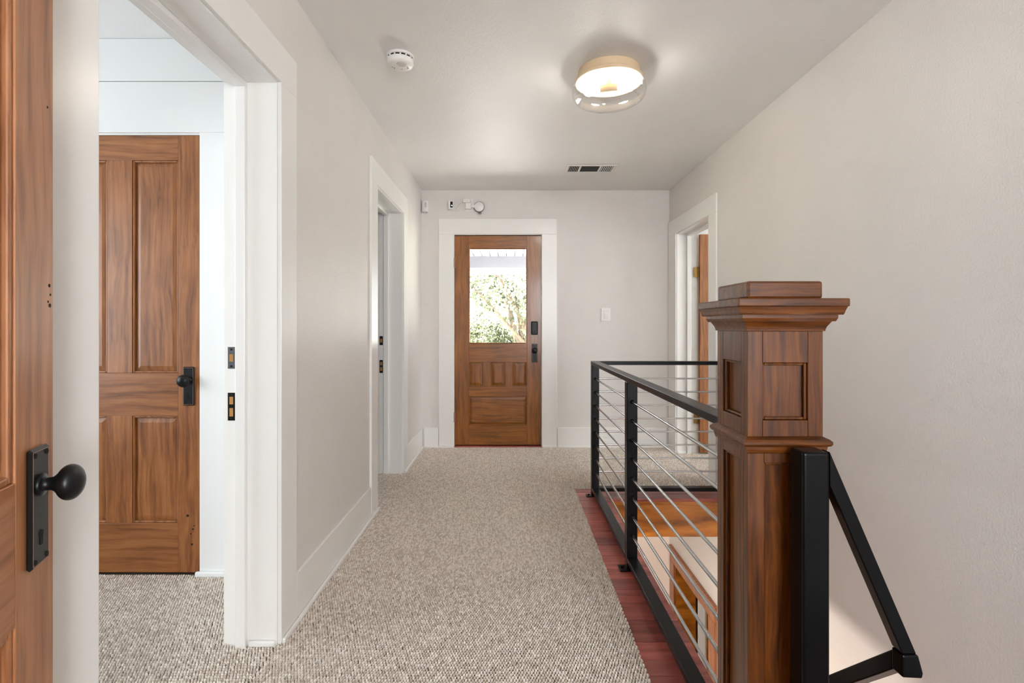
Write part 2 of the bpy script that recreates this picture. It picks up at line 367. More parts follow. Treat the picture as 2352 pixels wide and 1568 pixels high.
# ------------------------------------------------------------ carpet loops (real yarn loops, too many to count)
def carpet(name, rects, label, ang, pitch=.0104, py_=.0124):
    rng = np.random.default_rng(3); P = []
    R = np.array(rects); X0, Y0 = R[:, 0].min(), R[:, 2].min()
    ny = int((R[:, 3].max() - Y0) / py_) + 1; nx = int((R[:, 1].max() - X0) / pitch) + 1
    jj, ii = np.meshgrid(np.arange(ny), np.arange(nx), indexing='ij')
    px = (X0 + (ii + .25 + .5 * (jj % 2)) * pitch).ravel(); py = (Y0 + (jj + .5) * py_).ravel(); keep = np.zeros(px.shape, bool)
    for x0, x1, y0, y1 in rects: keep |= (px >= x0) & (px < x1) & (py >= y0) & (py < y1)
    P.append(np.stack([px[keep], py[keep]], 1))
    P = np.concatenate(P); n = len(P); P += rng.normal(0, .0006, P.shape)
    ns = 6; t = np.arange(ns) * 2 * np.pi / ns
    ring0 = np.stack([np.cos(t), np.sin(t), np.zeros(ns)], 1); ring1 = np.stack([.82 * np.cos(t), .82 * np.sin(t), np.full(ns, .62)], 1)
    base = np.concatenate([ring0, ring1, [[0, 0, 1.0]]])
    sz = rng.normal(1, .07, (n, 1))
    loc = base[None] * np.array([.0078, .0046, .0085])[None, None] * sz[:, None]
    a = math.radians(ang) + rng.normal(0, .16, n); ca, sa = np.cos(a)[:, None], np.sin(a)[:, None]
    V = np.empty((n, 13, 3)); V[:, :, 0] = loc[:, :, 0] * ca - loc[:, :, 1] * sa + P[:, :1]; V[:, :, 1] = loc[:, :, 0] * sa + loc[:, :, 1] * ca + P[:, 1:]
    V[:, :, 2] = loc[:, :, 2] + .0005
    quads = [(k, (k + 1) % ns, ns + (k + 1) % ns, ns + k) for k in range(ns)]; tris = [(ns + k, ns + (k + 1) % ns, 12) for k in range(ns)]
    one = np.array([i for q in quads for i in q] + [i for q in tris for i in q]); tot1 = np.array([4] * ns + [3] * ns)
    idx = (one[None] + 13 * np.arange(n)[:, None]).ravel(); tot = np.tile(tot1, n); start = np.concatenate([[0], np.cumsum(tot)[:-1]])
    me = bpy.data.meshes.new(name); me.vertices.add(n * 13); me.vertices.foreach_set('co', V.ravel().astype(np.float32))
    me.loops.add(len(idx)); me.loops.foreach_set('vertex_index', idx.astype(np.int32)); me.polygons.add(len(tot))
    me.polygons.foreach_set('loop_start', start.astype(np.int32)); me.update(calc_edges=True)
    me.polygons.foreach_set('use_smooth', np.ones(len(tot), dtype=bool)); me.validate(); me.materials.append(MATS['carpet_yarn'])
    o = bpy.data.objects.new(name, me); C.objects.link(o); tag(o, label, 'carpet', 'stuff'); return o
carpet('carpet', [(XL + .002, .452, .75, 3.615), (XL + .002, XR - .002, 3.615, YB - .004)], 'beige woven loop carpet running along the hallway', 83)
carpet('carpet', [(-2.15, XL - .004, D1[0], D1[1]), (-2.15, XL - TW, 1.0, 2.36)], 'greyish woven loop carpet inside the bedroom doorway', 128)
carpet('carpet', [(-2.0, XL - .002, D2[0], D2[1]), (-2.0, XL - TW - .002, 2.52, YB - .03)], 'beige loop carpet inside the second doorway of the left wall', 83)
carpet('carpet', [(XR, XR + TW, D4[0], D4[1]), (XR + TW, 2.5, 3.9, YB - .03)], 'beige loop carpet inside the doorway of the right wall', 83)

# ------------------------------------------------------------ door trims
CT = .014
def strike(t, m, u, n0, n1, z, h, mat, holes):
    """strike plate on the far jamb face at u (facing -u)"""
    p = t.part('strike_plate', G().box(*m(u - .0015, u, n0, n1, z - h / 2, z + h / 2)), mat, bevel=.0006)
    c = (n0 + n1) / 2
    for dz, hh in holes:
        t.part('bolt_hole', G().box(*m(u - .0022, u - .0005, c - .0065, c + .0065, z + dz - hh / 2, z + dz + hh / 2)), 'raw_wood_hole', under=p)
    for s in (-1, 1):
        zz = z + s * (h / 2 - .009); a = m(u - .003, u, c - .004, c + .004, zz - .004, zz + .004)
        t.part('screw', G().box(*a), 'dark_gap' if mat == 'bronze' else 'bronze', under=p, bevel=.0015)
def door_trim(name, label, m, u0, u1, zt, cw, ct, stop=.105, sp=.02, far_foot=True, sides=(1, 1), T_=TW, both=True):
    b = m((u0 + u1) / 2, (u0 + u1) / 2, 0, 0, 0, 0); t = T(name, (b[0], b[2], 0), label, 'door trim', 'structure')
    tr = 'trim'
    for n0, n1 in (((0, CT), (-T_, -T_ - CT)) if both else ((0, CT),)):
        if sides[0]: t.part('side_casing', G().box(*m(u0 - cw, u0 - .005, n0, n1, 0, zt + .005)), tr, bevel=.0015)
        if sides[1]: t.part('side_casing', G().box(*m(u1 + .005, u1 + sides[1] * cw if sides[1] != 1 else u1 + cw, n0, n1, 0, zt + .005)), tr, bevel=.0015)
        e = u1 + cw if sides[1] == 1 else u1 + sides[1] * cw
        t.part('head_casing', G().box(*m(u0 - cw, e, n0, n1, zt + .0055, ct)), tr, bevel=.0015)
    t.part('side_jamb', G().box(*m(u0 - J, u0, 0, -T_, 0, zt)), tr); t.part('side_jamb', G().box(*m(u1, u1 + J, 0, -T_, 0, zt)), tr)
    t.part('head_jamb', G().box(*m(u0 - J, u1 + J, 0, -T_, zt, zt + J)), tr)
    if stop:
        w = .036
        t.part('stop', G().box(*m(u0, u0 + sp, -stop, -stop - w, 0, zt - sp)), tr, bevel=.003); t.part('stop', G().box(*m(u1 - sp, u1, -stop, -stop - w, 0, zt - sp)), tr, bevel=.003)
        t.part('stop', G().box(*m(u0, u1, -stop, -stop - w, zt - sp, zt)), tr, bevel=.003)
    def foot(a, b_, n0, n1): t.part('shoe_moulding', G().box(*m(a, b_, n0, n1, .001, .024)), tr, bevel=.006)
    if sides[0]: foot(u0 - cw - .004, u0 - .006, CT, CT + .013)
    if sides[1]: foot(u1 + .006, u1 + (cw if sides[1] == 1 else cw * sides[1]) + (.004 if sides[1] == 1 else 0), CT, CT + .013)
    if far_foot and stop: foot(u1 - .013, u1, -.004, -stop + .006)
    return t
t1 = door_trim('trim_1', 'white casing and jamb of the open bedroom doorway on the left', mL, *D1, .14, 2.163)
strike(t1, mL, D1[1], -.15, -.176, 1.035, .078, 'gunmetal', [(0, .026)])
strike(t1, mL, D1[1], -.15, -.176, .86, .1, 'bronze', [(.022, .027), (-.02, .03)])
t2 = door_trim('trim_2', 'white casing and jamb of the second doorway on the left wall', mL, *D2, .148, 2.163)
strike(t2, mL, D2[1], -.15, -.176, 1.035, .07, 'bronze', [(0, .028)])
strike(t2, mL, D2[1], -.15, -.176, .835, .1, 'bronze', [(.022, .027), (-.02, .03)])
t3 = door_trim('trim_3', 'white casing around the glazed wooden door at the hall end', mB, *D3, .144, 2.157, stop=0, T_=.14)
for a in ((D3[0], D3[0] + .022, 0, D3[2]), (D3[1] - .022, D3[1], 0, D3[2]), (D3[0] + .022, D3[1] - .022, D3[2] - .03, D3[2]), (D3[0] + .022, D3[1] - .022, .0165, .05)):
    t3.part('stop', G().box(a[0], a[1], YB + .052, YB + .075, a[2], a[3]), 'dark_gap')  # near-black strips added behind the leaf to block light leaking at its edges
t4 = door_trim('trim_4', 'white casing and jamb of the doorway in the right wall', mR, *D4, .146, 2.114, stop=.085, sides=(1, (YB - .016 - D4[1]) / .146))
# bedroom closet trim
mC = lambda u0, u1, n0, n1, z0, z1: (u0, u1, BY - n0, BY - n1, z0, z1)
tc = T('trim_5', (-1.8, BY, 0), 'flat white boards framing the closet door in the bedroom', 'door trim', 'structure')
tc.part('side_casing', G().box(*mC(-1.427, -1.05, 0, .016, 0, 2.038)), 'bedroom_white', bevel=.0015)
tc.part('side_casing', G().box(*mC(-2.32, -2.178, 0, .016, 0, 2.038)), 'bedroom_white', bevel=.0015)
tc.part('upper_board', G().box(*mC(-2.32, -1.03, 0, .016, 2.275, 2.469)), 'bedroom_white', bevel=.002)
tc.part('head_casing', G().box(*mC(-2.32, -1.03, 0, .016, 2.0385, 2.271)), 'bedroom_white', bevel=.0025)
tc.part('shoe_moulding', G().box(*mC(-1.44, -1.03, .016, .034, .001, .026)), 'bedroom_white', bevel=.006)
tc.part('head_jamb', G().box(*mC(-2.178, -1.427, -.1, .004, 2.03, 2.038)), 'trim')
# baseboards
def baseboard(name, label, m, runs, h=.19):
    b = m(*([runs[0][0]] * 2), 0, 0, 0, 0); t = T(name, (b[0], b[2], 0), label, 'baseboard', 'structure')
    for a, c in runs:
        t.part('board', G().box(*m(a, c, 0, .012, 0, h)), 'trim', bevel=.002)
        t.part('shoe_moulding', G().box(*m(a, c, .012, .026, .001, .022)), 'trim', bevel=.006)
baseboard('baseboard_left', 'tall white baseboard along the left hallway wall', mL, [(D1[1] + .145, D2[0] - .153), (D2[1] + .153, YB - .028), (.15, D1[0] - .145)])
baseboard('baseboard_back', 'white baseboard below the light switch and beside the end door', mB, [(XL + .027, D3[0] - .149), (D3[1] + .149, XR - .03)])
baseboard('baseboard_right', 'white baseboard between the railing and the doorway on the right', mR, [(3.56, D4[0] - .151)])

# ------------------------------------------------------------ doors
def hardware(d, x, z, y0, side=-1, h=.18, w=.058, knob_z=.03, knob=True):
    """backplate with knob on the face y0 (facing -y)"""
    p = d.part('backplate', G().box(x - w / 2, x + w / 2, y0 - .008, y0, z - h / 2, z + h / 2), 'bronze', bevel=.005, seg=1)
    q = .0056; a0, a1, b0, b1 = x - w / 2 + q, x + w / 2 - q, z - h / 2 + q, z + h / 2 - q
    d.part('worn_edge', G().box(a0 - .0011, a0, y0 - .0083, y0 - .007, b0, b1).box(a1, a1 + .0011, y0 - .0083, y0 - .007, b0, b1).box(a0, a1, y0 - .0083, y0 - .007, b0 - .0011, b0).box(a0, a1, y0 - .0083, y0 - .007, b1, b1 + .0011), 'bronze_edge', under=p)
    for sx in (-1, 1):
        for sz in (-1, 1):
            d.part('screw', G().lathe([(0, .0012), (.004, .0012), (.004, 0)], (x + sx * (w / 2 - .011), y0 - .008, z + sz * (h / 2 - .011)), (0, -1, 0), 10), 'dark_gap', under=p)
    kz = z - h * .26
    d.part('keyhole', G().lathe([(0, .0012), (.0055, .0012), (.0055, 0)], (x, y0 - .008, kz + .006), (0, -1, 0), 12).box(x - .003, x + .003, y0 - .0092, y0 - .008, kz - .012, kz + .006), 'dark_gap', under=p)
    if knob:
        pr = [(.0285 * math.sin(q * .155), .038 + .0185 * math.cos(q * .155)) for q in range(17)] + [(.0125, .0185), (.0105, .015), (.0102, .006), (.0125, .0045), (.0168, .004), (.0175, .0025), (.0175, 0)]
        d.part('knob', G().lathe(pr, (x, y0 - .008, z + knob_z), (0, -1, 0), 40), 'bronze', smooth='all')
def leaf(d, w, h, t, wood_, stiles, rails, panels, mull=()):
    """door leaf in local coords: x 0..w, z 0..h, face at y=0; rails=(z0,z1), stiles=(x0,x1), mull=(x0,x1,z0,z1), panels=(x0,x1,z0,z1)"""
    for x0, x1 in stiles: d.part('stile', G().box(x0, x1, 0, t, 0, h), wood_ + '_z', bevel=.0015)
    a, b = stiles[0][1], stiles[-1][0]
    for z0, z1 in rails: d.part('rail', G().box(a + .0003, b - .0003, 0.0002, t - .0002, z0, z1), wood_ + '_x', bevel=.0015)
    for x0, x1, z0, z1 in mull: d.part('mullion', G().box(x0, x1, 0.0002, t - .0002, z0 + .0003, z1 - .0003), wood_ + '_z', bevel=.0015)
def panel(d, x0, x1, z0, z1, t, mat, bev=.03, mould='door_wood_z', mw=.009):
    p = d.part('panel', G().raised(x0, x1, z0, z1, .009, .016, bev).box(x0 + .0005, x1 - .0005, .0162, t - .014, z0 + .0005, z1 - .0005), mat)
    for a, b, c, e in ((x0, x0 + mw, z0, z1), (x1 - mw, x1, z0, z1), (x0 + mw, x1 - mw, z0, z0 + mw), (x0 + mw, x1 - mw, z1 - mw, z1)):
        d.part('panel_moulding', G().box(a, b, .003, .016, c, e), mould, under=p, bevel=.003)
# closet door in the bedroom: four panels
cw_ = .747
d = T('door_1', (-2.176, BY - .004, .012), 'four panel brown wooden closet door seen through the bedroom doorway', 'door', 'structure', local=True)
ch = 2.016; st = .103; ms = (.316, .431)
leaf(d, cw_, ch, .036, 'door_wood', [(0, st), (cw_ - st, cw_)], [(0, .228), (.722, .92), (1.902, ch)], [], [(ms[0], ms[1], .228, .722), (ms[0], ms[1], .92, 1.902)])
for x0, x1 in ((st, ms[0]), (ms[1], cw_ - st)):
    for z0, z1 in ((.228, .722), (.92, 1.902)): panel(d, x0, x1, z0, z1, .036, 'door_wood_z', .032)
hardware(d, cw_ - .052, .86, 0, h=.178, w=.054, knob_z=.028)
for xx, zz, r in ((cw_ - .06, .262, .006), (cw_ - .035, .2, .004), (cw_ - .045, .178, .003), (cw_ - .04, .13, .005), (cw_ - .03, .215, .003)):
    d.part('nail_hole', G().lathe([(0, .0006), (r, .0006), (r, 0)], (xx, 0, zz), (0, -1, 0), 9), 'dark_gap')
# end door with glass
fw = .818
d = T('door_2', (-.526, YB + .006, .026), 'brown wooden door with a tall glass pane and four raised panels at the hall end', 'door', 'structure', local=True)
fh = 1.974; L0, L1 = .134, .684
leaf(d, fw, fh, .044, 'front_door_wood', [(0, L0), (L1, fw)], [(0, .183), (.458, .553), (.782, .956), (1.855, fh)], [], [(.27, .34, .553, .782), (.478, .548, .553, .782)])
for x0, x1 in ((L0, .27), (.34, .478), (.548, L1)): panel(d, x0, x1, .553, .782, .044, 'front_door_wood_z', .034, 'front_door_wood_z')
panel(d, L0, L1, .183, .458, .044, 'front_door_wood_x', .03, 'front_door_wood_x')
d.part('glass_pane', G().box(L0 - .002, L1 + .002, .022, .025, .95, 1.86), 'pane')
for a in ((L0, L0 + .009, .956, 1.855), (L1 - .009, L1, .956, 1.855), (L0 + .009, L1 - .009, .956, .965), (L0 + .009, L1 - .009, 1.846, 1.855)):
    d.part('glazing_bead', G().box(a[0], a[1], .006, .021, a[2], a[3]), 'front_door_wood_z', bevel=.003)
hardware(d, fw - .062, .866, 0, h=.176, w=.056, knob_z=.025)
lk = d.part('deadbolt', G().box(fw - .095, fw - .032, -.022, 0, 1.04, 1.165), 'black_metal', bevel=.008); tag(lk, 'dark rectangular electronic deadbolt')
d.part('turn_piece', G().box(fw - .077, fw - .05, -.032, -.0225, 1.06, 1.067), 'bronze', under=lk, bevel=.002)
for z in (1.72, .26):
    hg = d.part('hinge', G().lathe([(0, 0), (.006, 0), (.006, .09), (0, .09)], (.0, -.006, z - .045), (0, 0, 1), 10), 'bronze_edge', smooth=True)
tag(obj('threshold', G().box(D3[0], D3[1], YB - .012, YB + .12, .0, .016), 'red_plank_0', bevel=.003), 'worn brown wooden threshold under the glazed end door', 'threshold', 'structure')
# nearest door, swung open in the left foreground
ph = .355; hx, hy = -.774 + .76 * math.sin(ph), .87 - .76 * math.cos(ph)
d = T('door_3', (hx, hy, .012), 'nearest brown wooden panelled door standing open in the left foreground', 'door', 'structure', rot=math.pi / 2 + ph, local=True)
nw = .76; nh = 2.0; st = .115; ms = (.325, .435)
leaf(d, nw, nh, .035, 'near_door_wood', [(0, st), (nw - st, nw)], [(0, .24), (.69, .905), (1.88, nh)], [], [(ms[0], ms[1], .24, .69), (ms[0], ms[1], .905, 1.88)])
for x0, x1 in ((st, ms[0]), (ms[1], nw - st)):
    for z0, z1 in ((.24, .69), (.905, 1.88)): panel(d, x0, x1, z0, z1, .035, 'panel_amber', .03, 'near_door_wood_z', .012)
hardware(d, nw - .06, .852, 0, h=.188, w=.058, knob_z=.034)
for xx, zz, r in ((nw - .014, 1.205, .003), (nw - .01, 1.19, .0022), (nw - .018, 1.178, .002), (nw - .012, 1.172, .0035), (nw - .02, 1.5, .002)):
    d.part('old_screw_hole', G().lathe([(0, .0006), (r, .0006), (r, 0)], (xx, 0, zz), (0, -1, 0), 9), 'dark_gap')
# door standing open in the right doorway
d = T('door_4', (1.692, 4.578, .02), 'brown wooden door edge glimpsed through the doorway in the right wall', 'door', 'structure', local=True)
leaf(d, .74, 1.945, .036, 'door_wood', [(0, .11), (.63, .74)], [(0, .23), (.72, .92), (1.83, 1.945)], [], [(.315, .425, .23, .72), (.315, .425, .92, 1.83)])
for x0, x1 in ((.11, .315), (.425, .63)):
    for z0, z1 in ((.23, .72), (.92, 1.83)): panel(d, x0, x1, z0, z1, .036, 'door_wood_z', .03)
for z in (1.61, .3):
    hg = d.part('hinge', G().box(-.046, -.006, .028, .032, z - .045, z + .045), 'brass', bevel=.001)
    d.part('hinge_pin', G().lathe([(0, 0), (.006, 0), (.006, .094), (0, .094)], (-.006, .022, z - .047), (0, 0, 1), 10), 'brass', under=hg, smooth=True)

# ------------------------------------------------------------ windows of the rooms around; the first is added for fill light
def window(name, label, boxf, u0, u1, z0, z1):
    b = boxf((u0 + u1) / 2, (u0 + u1) / 2, 0, 0, z0, z0); t = T(name, (b[0], b[2], z0), label, 'window', 'structure'); f = .045
    for a in ((u0, u0 + f, z0, z1), (u1 - f, u1, z0, z1), (u0 + f, u1 - f, z0, z0 + f), (u0 + f, u1 - f, z1 - f, z1), (u0 + f, u1 - f, (z0 + z1) / 2 - .02, (z0 + z1) / 2 + .02)):
        t.part('frame', G().box(*boxf(a[0], a[1], -.03, -.07, a[2], a[3])), 'trim')
    t.part('pane', G().box(*boxf(u0 + f, u1 - f, -.048, -.052, z0 + f, z1 - f)), 'pane')
window('fill_window_1', 'unseen window added for fill light in the end wall behind the photographer', lambda u0, u1, n0, n1, z0, z1: (u0, u1, -2.6 + n0, -2.6 + n1, z0, z1), .48, 1.42, .5, 2.3)
window('window_2', 'bedroom window in the far left wall', lambda u0, u1, n0, n1, z0, z1: (-3.2 + n0, -3.2 + n1, u0, u1, z0, z1), .5, 2.0, .7, 2.1)
window('window_3', 'window of the room on the right', lambda u0, u1, n0, n1, z0, z1: (4.2 - n0, 4.2 - n1, u0, u1, z0, z1), 2.85, 4.15, .75, 2.05)

# ------------------------------------------------------------ newel post
NX, NY, NH = .5735, 1.1495, .0785
nw_ = T('newel_post', (NX, NY, 0), 'square panelled wooden newel post with a stepped moulded cap beside the stairs', 'newel post')
wz, wx = 'newel_wood_z', 'newel_wood_x'
nw_.part('top_block', G().box(NX - NH, NX + NH, NY - NH, NY + NH, 1.2065, 1.2435), wx, bevel=.005)
nw_.part('cap', G().box(NX - NH - .0345, NX + NH + .0345, NY - NH - .0345, NY + NH + .0345, 1.189, 1.206), wx, bevel=.0025)
pr = [(.003, 1.139), (.0035, 1.143), (.005, 1.148), (.0085, 1.154), (.0115, 1.159), (.0165, 1.1592), (.0195, 1.166), (.0195, 1.1725), (.026, 1.1727), (.0275, 1.176), (.029, 1.182), (.0315, 1.1888)]
nw_.part('crown_moulding', G().ring(NX, NY, NH, pr), wx)
pr = [(.0, .884), (.0035, .886), (.0055, .893), (.0062, .899), (.0105, .901), (.0132, .905), (.0132, .910), (.009, .9145), (.0, .919)]
nw_.part('band_moulding', G().ring(NX, NY, NH, pr), wx)
def panel_box(z0, z1, p0, p1, sw, rec=.013):
    h = NH; core = h - rec - .006
    for ax, s in (('y', -1), ('x', -1), ('y', 1), ('x', 1)):
        def bx(a0, a1, t0, t1, c0, c1):     # a along the face, t depth inwards from the face
            a_, b_ = (s * (h - t0), s * (h - t1))
            if ax == 'y': return G().box(NX + a0, NX + a1, NY + a_, NY + b_, c0, c1)
            return G().box(NX + a_, NX + b_, NY + a0, NY + a1, c0, c1)
        e = h if ax == 'y' else h - rec - .006 - .0002
        q = h - sw
        nw_.part('stile', bx(-e, -q, 0, rec + .006, z0, z1), wz, bevel=.001); nw_.part('stile', bx(q, e, 0, rec + .006, z0, z1), wz, bevel=.001)
        nw_.part('rail', bx(-q + .0003, q - .0003, .0002, rec + .006, z0, p0), wz, bevel=.001); nw_.part('rail', bx(-q + .0003, q - .0003, .0002, rec + .006, p1, z1), wz, bevel=.001)
        pn = nw_.part('panel', bx(-q, q, rec, rec + .006, p0, p1), wz)
        m = .006
        for b_ in ((-q, -q + m, p0, p1), (q - m, q, p0, p1), (-q + m, q - m, p0, p0 + m), (-q + m, q - m, p1 - m, p1)):
            nw_.part('panel_bead', bx(b_[0], b_[1], .005, rec, b_[2], b_[3]), wz, under=pn, bevel=.0025)
panel_box(.919, 1.139, .953, 1.073, .031)
panel_box(.1, .884, .16, .864, .034)
nw_.part('plinth', G().ring(NX, NY, NH, [(.012, .0015), (.012, .085), (.004, .1)]), wz)

# ------------------------------------------------------------ steel railing
rl = T('stair_railing', (.573, 3.475, 0), 'black steel stair railing with thin horizontal steel rods around the stairwell', 'railing')
bk = 'black_metal'
RX0, RX1, RY0, RY1 = .548, .598, 3.452, 3.502
ZT0, ZT1, ZB0, ZB1 = .886, .911, .036, .061
def post(x0, x1, y0, y1): return rl.part('post', G().box(x0, x1, y0, y1, .007, ZT0), bk, bevel=.003)
post(RX0, RX1, RY0, RY1); post(RX0, RX1, 2.412, 2.462); post(XR - .062, XR - .014, RY0, RY1)
rl.part('top_rail', G().box(RX0, RX1, NY + NH + .001, RY1, ZT0, ZT1), bk, bevel=.0025)
rl.part('top_rail', G().box(RX1 + .0005, XR - .002, RY0, RY1, ZT0, ZT1), bk, bevel=.0025)
for a, b in ((NY + NH + .016, 2.4115), (2.4625, RY0 - .0005)): rl.part('bottom_rail', G().box(RX0, RX1, a, b, ZB0, ZB1), bk, bevel=.0025)
rl.part('bottom_rail', G().box(RX1 + .0005, XR - .0625, RY0, RY1, ZB0, ZB1), bk, bevel=.0025)
for y0, y1 in ((2.385, 2.475), (3.432, 3.515)):
    bp = rl.part('base_plate', G().box(RX0 - .035, RX1 + .03, y0 + .015, y1 - .015, .0015, .007), bk, bevel=.001)
    rl.part('bolt', G().lathe([(0, .009), (.006, .008), (.007, .004), (.007, 0)], (RX0 - .018, (y0 + y1) / 2, .007), (0, 0, 1), 8), bk, under=bp)
rz = [.165 + .0897 * k for k in range(8)]
rc = (RX0 + RX1) / 2
def rods(p0, p1, collars):
    proto = None
    for z in rz:
        if proto is None:
            proto = rl.part('rod', G().tube([(*p0, rz[0]), (*p1, rz[0])], .0056, 12, False), 'steel', smooth='all'); z0 = z
        else: rl.copy(proto, dz=z - z0)
    for (cx, cy), dr in collars:
        c0 = None
        for z in rz:
            if c0 is None: c0 = rl.part('collar', G().lathe([(0, .012), (.007, .011), (.0095, .006), (.0095, 0)], (cx, cy, rz[0]), dr, 12), bk, smooth='all')
            else: rl.copy(c0, dz=z - z0)
rods((rc, NY + NH + .002), (rc, 2.411), [((rc, 2.4118), (0, -1, 0)), ((rc, NY + NH + .0005), (0, 1, 0))])
rods((rc, 2.463), (rc, RY0), [((rc, RY0), (0, -1, 0)), ((rc, 2.4622), (0, 1, 0))])
rods((RX1, (RY0 + RY1) / 2), (XR - .062, (RY0 + RY1) / 2), [])

# ------------------------------------------------------------ stair handrail returning to the newel
hr = T('stair_handrail', (.6, 1.03, 0), 'black steel handrail bending round from the newel post and descending with the stairs', 'handrail')
hr.part('post', G().box(.574, .627, 1.006, 1.0555, .0015, .902), bk, bevel=.006, seg=3)
hr.part('return_bar', G().prism([(.6275, .903), (.7975, .506), (.7695, .506), (.6275, .836)], 'y', 1.008, 1.036), bk, bevel=.002)
hr.part('elbow', G().prism([(.767, .5055), (.7985, .5055), (.808, .47), (.806, .46), (.767, .462)], 'y', 1.004, 1.034), bk, bevel=.003)
sl = .93; Ye = 3.42
hr.part('rail', G().prism([(1.0345, .5), (1.0345, .459), (Ye, .459 - sl * (Ye - 1.0345)), (Ye, .5 - sl * (Ye - 1.0345))], 'x', .769, .806), bk, bevel=.0025)
hr.part('foot_post', G().box(.769, .806, Ye + .001, Ye + .04, -2.9, .5 - sl * (Ye - 1.03)), bk, bevel=.003)

# ------------------------------------------------------------ stairs going down
sn = 14; rise = -LOW / sn; run = (3.62 - VY0) / (sn - 1)
stv = T('staircase', (1.08, 3.6, LOW), 'wooden stairs going down along the right wall beyond the newel post', 'stairs', 'structure')
for k in range(sn):
    y0 = VY0 + .012 + run * (k - 1) if k else VY0 - .05
    ztop = -rise * k
    if k: stv.part('tread', G().box(VX + .002, XR - .003, y0 - .025, y0 + run, ztop - .03, ztop), 'red_plank_%d' % (k % 4), bevel=.006)
    stv.part('riser', G().box(VX + .002, XR - .003, y0 + run - .001 if k else VY0 + .0005, (y0 + run + .011) if k else VY0 + .0115, ztop - rise, ztop - .031), 'fascia_wood')
stv.part('stringer', G().prism([(VY0 + .02, -.27), (3.6, -2.95), (3.6, LOW), (3.3, LOW), (VY0 + .02, -.55)], 'x', VX - .03, VX), 'fascia_wood')

# ------------------------------------------------------------ floor below: cased opening in the right wall
lc = T('trim_6', (XR, 4.25, LOW), 'brown wooden casing of the doorway on the floor below, seen through the railing rods', 'door trim', 'structure')
wl = 'lower_casing_wood'
u0, u1, zt = DW
lc.part('side_casing', G().box(*mR(u0 - .118, u0, 0, .02, LOW, zt)), wl, bevel=.002); lc.part('side_casing', G().box(*mR(u1, u1 + .118, 0, .02, LOW, zt)), wl, bevel=.002)
lc.part('head_casing', G().box(*mR(u0 - .118, u1 + .118, 0, .02, zt + .0005, zt + .118)), wl, bevel=.002)
lc.part('head_cap', G().box(*mR(u0 - .124, u1 + .124, 0, .028, zt + .1185, zt + .13)), wl, bevel=.002)
lc.part('side_jamb', G().box(*mR(u1, u1 + J, -.001, -TW, LOW, zt)), 'fascia_wood'); lc.part('side_jamb', G().box(*mR(u0 - J, u0, -.001, -TW, LOW, zt)), 'fascia_wood')
lc.part('head_jamb', G().box(*mR(u0 - J, u1 + J, -.001, -TW, zt, zt + J)), 'fascia_wood')
dd = T('door_5', (XR + TW + .06, 4.59, LOW), 'amber wooden door standing ajar in the doorway on the floor below', 'door', 'structure')
dd.part('leaf', G().box(XR + TW + .09, XR + TW + .85, 4.595, 4.635, LOW + .01, zt - .02), 'fascia_wood', bevel=.003)
dd.part('edge_strip', G().box(XR + TW + .012, XR + TW + .075, 4.62, 4.64, LOW + .01, zt - .14), 'trim', bevel=.003)
dl = T('downstairs_lamp', (.0, 2.6, -.26), 'flush ceiling lamp of the floor below, hidden under the hallway floor', 'lamp')
dl.part('pan', G().lathe([(0, 0), (.17, 0), (.17, -.03), (0, -.03)], (0, 2.6, -.2605)), 'lamp_pan', smooth=True)
dl.part('diffuser', G().lathe([(.155, -.031), (.16, -.05), (.13, -.085), (0, -.1)], (0, 2.6, -.26)), 'downlight', smooth='all')

# ------------------------------------------------------------ ceiling fixtures
LX, LY = .495, 2.58
lp = T('ceiling_lamp', (LX, LY, ZC), 'round flush ceiling lamp with clear drum glass and two glowing bulbs', 'lamp')
lp.part('pan', G().lathe([(0, -.0005), (.152, -.0005), (.152, -.038), (.163, -.041), (.166, -.044), (.166, -.058), (.161, -.059), (.15, -.052), (0, -.05)], (LX, LY, ZC), n=56), 'lamp_pan', smooth=True)
lp.part('glass_shade', G().lathe([(.160, -.06), (.171, -.068), (.180, -.082), (.184, -.1), (.181, -.12), (.172, -.137), (.156, -.147), (.12, -.151), (0, -.153)], (LX, LY, ZC), n=64), 'lamp_glass', smooth='all')
soc = lp.part('socket', G().tube([(LX - .042, LY + .012, ZC - .083), (LX + .042, LY - .012, ZC - .083)], .017, 16).box(LX - .012, LX + .012, LY - .012, LY + .012, ZC - .07, ZC - .05), 'lamp_pan', smooth=True)
lp.part('wire', G().tube([(LX - .07, LY - .06, ZC - .052), (LX - .06, LY - .05, ZC - .066), (LX - .04, LY - .03, ZC - .07), (LX - .02, LY - .005, ZC - .072)], .0025, 6), 'white_plastic', smooth='all')
for s in (-1, 1):
    bd = Vector((s, -s * .28, 0)).normalized()
    lp.part('bulb', G().lathe([(.0, .0), (.013, .0), (.014, .014), (.02, .028), (.028, .042), (.03, .054), (.027, .068), (.016, .079), (0, .083)], Vector((LX, LY, ZC - .083)) + bd * .045, bd, 24), 'bulb', smooth='all')

